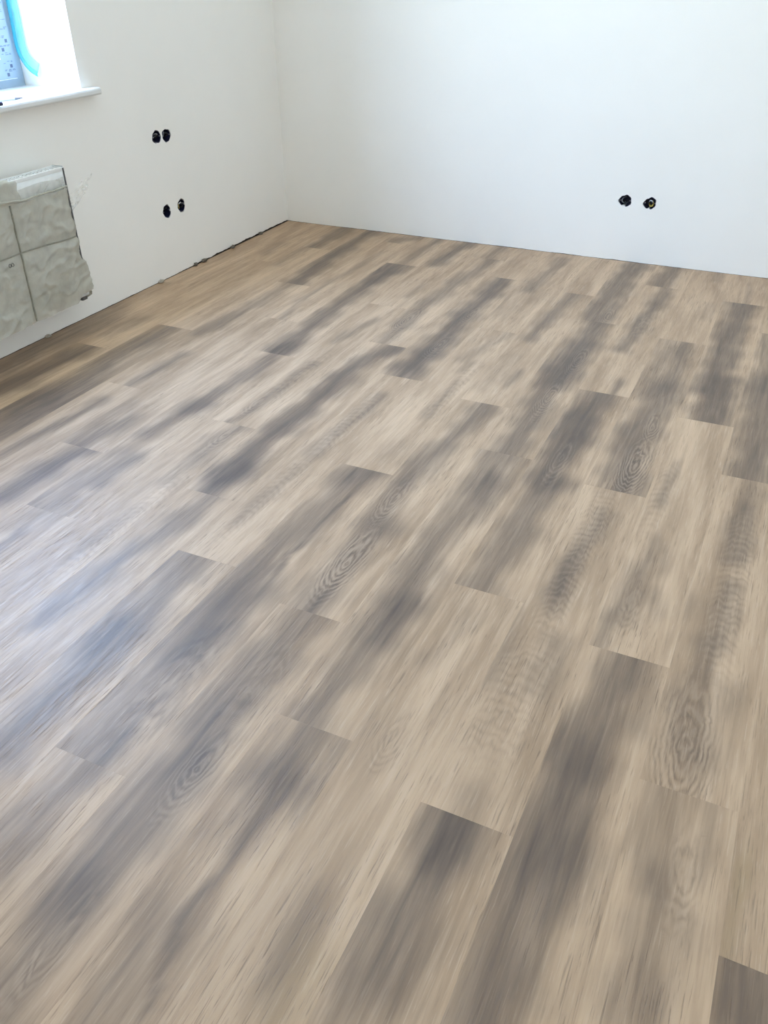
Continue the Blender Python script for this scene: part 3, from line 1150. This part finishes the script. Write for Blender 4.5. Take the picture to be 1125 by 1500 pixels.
tl = lambda u, v, d: (-d, u, v)
tb = lambda u, v, d: (u, d, v)
gl_ = 'open socket boxes in the walls'
for i, (p, lab) in enumerate(zip(SOCK_L, (
        'open dark socket box of the upper touching pair, window side',
        'open dark socket box of the upper touching pair, corner side',
        'open dark blue socket box of the low pair, radiator side',
        'open socket box with a yellowish cable, low pair, corner side'))):
    socket_box(p, tl, lab, gl_, i)
for i, (p, lab) in enumerate(zip(SOCK_B, (
        'open black socket box low in bare back wall, grey cable inside',
        'open black socket box low in bare back wall, yellow cable inside'))):
    socket_box(p, tb, lab, gl_, 4 + i)

# ------------------------------------------------------------------ radiator in its packing
RY0, RY1, RZ0, RZ1 = 1.60, 2.553, 0.135, 0.635
RXB, RXF = XW + 0.045, XW + 0.100
rad = empty('radiator', (XW + 0.07, (RY0 + RY1) / 2, 0.10))
tag(rad, 'white panel radiator wrapped in wrinkled grey packing film under the window', 'radiator')
ro = Vector(rad.location)


def rbm(name, bm_, mat, parent=None, smooth=False):
    bmesh.ops.translate(bm_, verts=bm_.verts[:], vec=-ro)
    return bm_obj(name, bm_, mat, parent or rad, smooth=smooth)


# front panel with pressed vertical channels
ny_, nz_ = 230, 14
V_, F_ = [], []
for i in range(ny_ + 1):
    y = RY0 + (RY1 - RY0) * i / ny_
    ph = ((y - RY0) / 0.0333) % 1.0
    ch = 0.5 - 0.5 * math.cos(2 * math.pi * ph)
    for j in range(nz_ + 1):
        z = RZ0 + (RZ1 - 0.012 - RZ0) * j / nz_
        edge = min(1, max(0, min(j, nz_ - j) - 1) / 1.5)
        V_.append((RXF - 0.006 * ch * edge - ro[0], y - ro[1], z - ro[2]))
for i in range(ny_):
    for j in range(nz_):
        a = i * (nz_ + 1) + j
        F_.append((a, a + nz_ + 1, a + nz_ + 2, a + 1))
fp = mesh_obj('front_panel', V_, F_, M['enamel'], rad, smooth=True)
fp.modifiers.new('thickness', 'SOLIDIFY').thickness = 0.002
bm = bmesh.new()
add_box(bm, (RXB + 0.004, RY0 + 0.004, RZ0 + 0.01), (RXF - 0.014, RY1 - 0.006, RZ1 - 0.02), 0.002)
rbm('convector', bm, M['enamel'])
# side cover and top grille
for yy in (RY0 - 0.002, RY1 - 0.003):
    bm = bmesh.new()
    add_box(bm, (RXB, yy, RZ0 + 0.004), (RXF + 0.002, yy + 0.005, RZ1 + 0.001), 0.0012)
    sc_ = rbm('side_cover', bm, M['enamel'])
bm = bmesh.new()       # dark seam where the cover meets the front
add_box(bm, (RXF + 0.0005, RY1 - 0.0035, RZ0 + 0.02), (RXF + 0.0030, RY1 + 0.0025, RZ1 - 0.004))
add_box(bm, (RXB + 0.004, RY1 - 0.0005, RZ1 - 0.001), (RXF, RY1 + 0.0024, RZ1 + 0.0016))
rbm('cover_seam', bm, M['dark_grey'], sc_)
sc_.children[0].location = (0, 0, 0)
bm = bmesh.new()
add_box(bm, (RXF - 0.011, RY0, RZ1 - 0.014), (RXF + 0.001, RY1 - 0.003, RZ1), 0.003)
rbm('top_rail', bm, M['enamel'])
bm = bmesh.new()
add_box(bm, (RXB, RY0, RZ1 - 0.010), (RXB + 0.010, RY1 - 0.003, RZ1), 0.003)
rbm('top_rail', bm, M['enamel'])
bm = bmesh.new()
for k in range(48):
    y = RY0 + 0.012 + k * 0.0195
    add_box(bm, (RXB + 0.009, y, RZ1 - 0.007), (RXF - 0.010, y + 0.006, RZ1 - 0.003))
add_box(bm, (RXB + 0.022, RY0 + 0.006, RZ1 - 0.008), (RXB + 0.027, RY1 - 0.008, RZ1 - 0.0025))
rbm('top_grille', bm, M['enamel'])
# wall brackets
for y in (RY0 + 0.15, RY1 - 0.15):
    bm = bmesh.new()
    add_box(bm, (XW + 0.0005, y, RZ0 + 0.03), (XW + 0.005, y + 0.03, RZ1 - 0.06))
    add_box(bm, (XW + 0.003, y, RZ1 - 0.10), (RXB + 0.006, y + 0.03, RZ1 - 0.096))
    add_box(bm, (XW + 0.003, y, RZ0 + 0.05), (RXB + 0.006, y + 0.03, RZ0 + 0.054))
    rbm('wall_bracket', bm, M['steel'])
# valve block and pipe stubs at the lower right
bm = bmesh.new()
yv = RY1 - 0.012
add_tube(bm, [(RXB + 0.028, yv, RZ0 + 0.012), (RXB + 0.028, yv, RZ0 - 0.008)], 0.011, 12)
add_box(bm, (RXB + 0.014, yv - 0.015, RZ0 - 0.022), (RXB + 0.042, yv + 0.015, RZ0 - 0.004), 0.004)
vb = rbm('valve', bm, M['dark_grey'])
bm = bmesh.new()
add_tube(bm, [(RXB + 0.028, yv + 0.012, RZ0 - 0.013), (RXB + 0.026, yv + 0.052, RZ0 - 0.010)], [0.009, 0.008], 10)
add_tube(bm, [(RXB + 0.034, yv + 0.040, RZ0 - 0.002), (RXB + 0.020, yv + 0.050, RZ0 - 0.004)], [0.010, 0.009], 10)
pc = rbm('pipe_stub', bm, M['strap'])

# the packing film: wraps the front, the lower edge and the right end
strap_y = 0.5 * (on_left(14, 295, 0.112)[1] + on_left(52, 456, 0.112)[1])
p_h = [on_left(0, 384, 0.114), on_left(32, 371, 0.114), on_left(64, 361, 0.114), on_left(103, 350, 0.114)]


def hz_(y):
    ys = [q[1] for q in p_h]
    zs = [q[2] for q in p_h]
    return float(np.interp(y, ys, zs))


def strap_at(z):
    a, b2 = on_left(13, 292, 0.112), on_left(52, 456, 0.112)
    return float(np.interp(z, [b2[2], a[2]], [b2[1], a[1]]))


def film_off(y, z):
    n1 = noise.noise(Vector((y * 7 + 1.2, z * 11, 0.3)))
    n2 = noise.noise(Vector((y * 24 + z * 14, z * 34 - y * 12, 2.1)))
    n3 = 1 - abs(noise.noise(Vector((y * 13 - z * 21, z * 12 + y * 9, 5.7)))) * 2
    o_ = 0.0105 + 0.006 * n1 + 0.0030 * n2 + 0.0060 * max(0, n3 - 0.55) * 2
    dv = abs(y - strap_at(z))
    dh = abs(z - hz_(y))
    pin = min(1, dv / 0.035) * min(1, dh / 0.032)
    return 0.0035 + (o_ - 0.002) * (0.25 + 0.75 * pin)


def film_surface(name, mat, ztop_fn, zbot_fn, extra, y_end, bulge, nyy=150, nzz=64, y_start=RY0 - 0.01, seed=0.0):
    V_, F_ = [], []
    ncol = nyy + 12
    for i in range(ncol + 1):
        for j in range(nzz + 1):
            if i <= nyy:
                y = y_start + (y_end - y_start) * i / nyy
                zt, zb = ztop_fn(y), zbot_fn(y)
                z = zb + (zt - zb) * j / nzz
                o_ = film_off(y, z) + extra
                ed = max(0, (y - (y_end - 0.035)) / 0.035)
                x = RXF + o_ - 0.010 * ed * ed
                yy = y + bulge(z) * (ed ** 1.5)
            else:                       # round the right-hand end, back to the wall side
                t_ = (i - nyy) / 12
                zt, zb = ztop_fn(y_end), zbot_fn(y_end)
                z = zb + (zt - zb) * j / nzz
                b_ = bulge(z) + 0.006 + 0.004 * noise.noise(Vector((t_ * 3, z * 25, 4 + seed)))
                x = RXF + film_off(y_end, z) + extra - 0.010 - t_ * 0.062
                yy = y_end + b_ * (0.6 + 0.4 * math.sin(math.pi * min(1, 0.25 + t_))) if b_ > 0 else y_end
            V_.append((x - ro[0], yy - ro[1], z - ro[2]))
    for i in range(ncol):
        for j in range(nzz):
            a = i * (nzz + 1) + j
            F_.append((a, a + nzz + 1, a + nzz + 2, a + 1))
    return mesh_obj(name, V_, F_, mat, rad, smooth=True)


def ss(a, b, x):
    t_ = min(1, max(0, (x - a) / (b - a)))
    return t_ * t_ * (3 - 2 * t_)


def bul(z):
    return 0.034 * ss(0.32, 0.24, z) * (0.75 + 0.25 * ss(0.10, 0.16, z)) + 0.014 * math.exp(-((z - 0.375) / 0.03) ** 2) - 0.001


fm = film_surface('packing_film', M['wrap'],
                  lambda y: 0.560 + 0.006 * noise.noise(Vector((y * 8, 0, 0))) + 0.012 * ss(2.35, 2.15, y),
                  lambda y: 0.124 + 0.004 * noise.noise(Vector((y * 9, 4, 0))) + 0.026 * ss(2.47, 2.51, y), 0.0, RY1 - 0.004, bul)
fm['label'] = 'wrinkled grey beige packing film'
# thinner upper layer reaching nearly to the top rail
V_, F_ = [], []
for i in range(121):
    y = RY0 + (RY1 - 0.012 - RY0) * i / 120
    for j in range(13):
        z = 0.53 + (0.603 + 0.008 * noise.noise(Vector((y * 11, 7, 0))) - 0.53) * j / 12
        V_.append((RXF + 0.0045 + 0.003 * noise.noise(Vector((y * 30, z * 50, 3))) + 0.001 - ro[0], y - ro[1], z - ro[2]))
for i in range(120):
    for j in range(12):
        a = i * 13 + j
        F_.append((a, a + 13, a + 14, a + 1))
mesh_obj('inner_film', V_, F_, M['wrap_thin'], rad, smooth=True)
# crumpled film lying over the top at the left, with a rolled edge
V_, F_ = [], []
yc1 = on_left(19, 262, 0.10)[1]
for i in range(51):
    y = RY0 + (yc1 - RY0) * i / 50
    for j in range(19):
        t_ = j / 18
        x = RXF + 0.012 - 0.075 * max(0, t_ - 0.45) / 0.55
        z = 0.56 + 0.075 * min(1, t_ / 0.5) + 0.006 * math.sin(math.pi * t_)
        n1 = noise.noise(Vector((y * 26, t_ * 5, 1.0)))
        n2 = noise.noise(Vector((y * 60, t_ * 11, 6.0)))
        x += 0.010 * n1 + 0.004 * n2
        z += 0.012 * n2 * t_ + 0.009 * n1 + (-0.02 * ss(45, 50, i) * t_)
        V_.append((x - ro[0], y - ro[1], z - ro[2]))
for i in range(50):
    for j in range(18):
        a = i * 19 + j
        F_.append((a, a + 19, a + 20, a + 1))
mesh_obj('film_fold', V_, F_, M['wrap'], rad, smooth=True)
# rolled film edge (a twisted rope of film along the top of the wrap)
bm = bmesh.new()
pr = []
for k in range(40):
    y = RY0 + (RY1 - 0.01 - RY0) * k / 39
    pr.append((RXF + 0.013 + 0.002 * noise.noise(Vector((y * 20, 0, 1))), y, 0.566 + 0.006 * noise.noise(Vector((y * 8, 0, 0))) + 0.012 * ss(2.35, 2.15, y) + 0.003 * noise.noise(Vector((y * 35, 0, 2)))))
add_tube(bm, pr, [0.0035 + 0.002 * (noise.noise(Vector((q[1] * 30, 3, 3)))) + 0.003 * ss(2.42, 2.2, q[1]) for q in pr], 8)
rbm('rolled_edge', bm, M['wrap'], smooth=True)
# clear flap of film standing out beyond the right-hand end
V_, F_ = [], []
pts_f = [(101, 283), (136, 264), (133, 280), (125, 296), (114, 307)]
W0 = on_left(103, 284, 0.098)
W1 = on_left(114, 309, 0.098)
for i in range(15):
    s_ = i / 14
    for j in range(11):
        t_ = j / 10
        bz = W0[2] * (1 - t_) + W1[2] * t_
        by = W0[1] - 0.006
        ext = (0.150 * (1 - t_) ** 0.5 + 0.018)
        y = by + ext * s_
        z = bz + 0.046 * s_ * (1 - 0.75 * t_) + 0.008 * noise.noise(Vector((s_ * 3, t_ * 3, 9)))
        x = RXF - 0.004 - 0.022 * s_ + 0.010 * noise.noise(Vector((s_ * 4, t_ * 5, 2)))
        V_.append((x - ro[0], y - ro[1], z - ro[2]))
for i in range(14):
    for j in range(10):
        a = i * 11 + j
        F_.append((a, a + 11, a + 12, a + 1))
mesh_obj('film_flap', V_, F_, M['flap'], rad, smooth=True)
# packing straps that pinch the film, coloured dark for the grooves' shade
bm = bmesh.new()
add_tube(bm, [(RXF + film_off(strap_at(z), z) + 0.0012, strap_at(z), z) for z in np.linspace(0.128, 0.558, 40)], 0.0042, 6)
rbm('packing_strap', bm, M['strap'])
bm = bmesh.new()
add_tube(bm, [(RXF + film_off(y, hz_(y)) + 0.0012, y, hz_(y)) for y in np.linspace(RY0, RY1 - 0.012, 60)], 0.0028, 6)
rbm('packing_strap', bm, M['strap'])
# small printed mark on the film
qm = on_left(17, 389, 0.114)
bm = bmesh.new()
for dy_ in (-0.006, 0.007):
    add_tube(bm, [(RXF + film_off(qm[1], qm[2]) + 0.0015, qm[1] + dy_ + 0.0055 * math.cos(a_), qm[2] + 0.0065 * math.sin(a_)) for a_ in np.linspace(0, 6.28, 13)], 0.0011, 5, False)
rbm('printed_mark', bm, M['dark_grey'])
# card packing corner showing through at the lower right of the front
bm = bmesh.new()
pcn = [on_left(56, 425, 0.107), on_left(104, 404, 0.107), on_left(103, 436, 0.107), on_left(54, 452, 0.107)]
vs = [bm.verts.new((RXF + 0.0035, q[1], q[2])) for q in pcn] + [bm.verts.new((RXF + 0.0015, q[1], q[2])) for q in pcn]
bm.faces.new(vs[:4]); bm.faces.new(vs[4:][::-1])
for k in range(4):
    bm.faces.new((vs[k], vs[(k + 1) % 4], vs[4 + (k + 1) % 4], vs[4 + k]))
rbm('card_corner', bm, M['card'])

# ------------------------------------------------------------------ crumbs of old plaster along the wall
CR = [(381, 341.5, .020, .010, 'crumb', 'dark plaster crumb at wall foot, nearest to the room corner'),
      (341, 361.5, .024, .009, 'crumb', 'long flat dark crumb at wall foot, second from the room corner'),
      (299, 381.5, .026, .011, 'crumb', 'dark lumpy crumb at wall foot, third from the room corner'),
      (285, 387.5, .014, .011, 'crumb', 'small dark crumb at wall foot beside the lumpy one'),
      (236, 412, .024, .009, 'crumb_light', 'pale plaster crumb at wall foot below the socket boxes'),
      (68, 491.5, .020, .007, 'crumb_light', 'pale flat plaster crumb at wall foot below the radiator')]
for i, (px, py, ln, ht, mt, lab) in enumerate(CR):
    p = on_floor(px, py + 2.0)
    bm = bmesh.new()
    bmesh.ops.create_icosphere(bm, subdivisions=3, radius=1.0)
    for v in bm.verts:
        n1 = 1 + 0.35 * noise.noise(v.co * 1.7 + Vector((i * 5, 0, 0))) + 0.16 * noise.noise(v.co * 5 + Vector((0, i * 3, 0)))
        v.co = Vector((v.co.x * 0.0095 * n1, v.co.y * ln * 0.75 * n1, max(0, (v.co.z * 0.5 + 0.48) * 1.6 * ht * n1)))
    tag(bm_obj('plaster_crumb', bm, M[mt], loc=(XW + 0.0125, p[1], 0.0002)), lab, 'crumb', 'plaster crumbs along the wall')
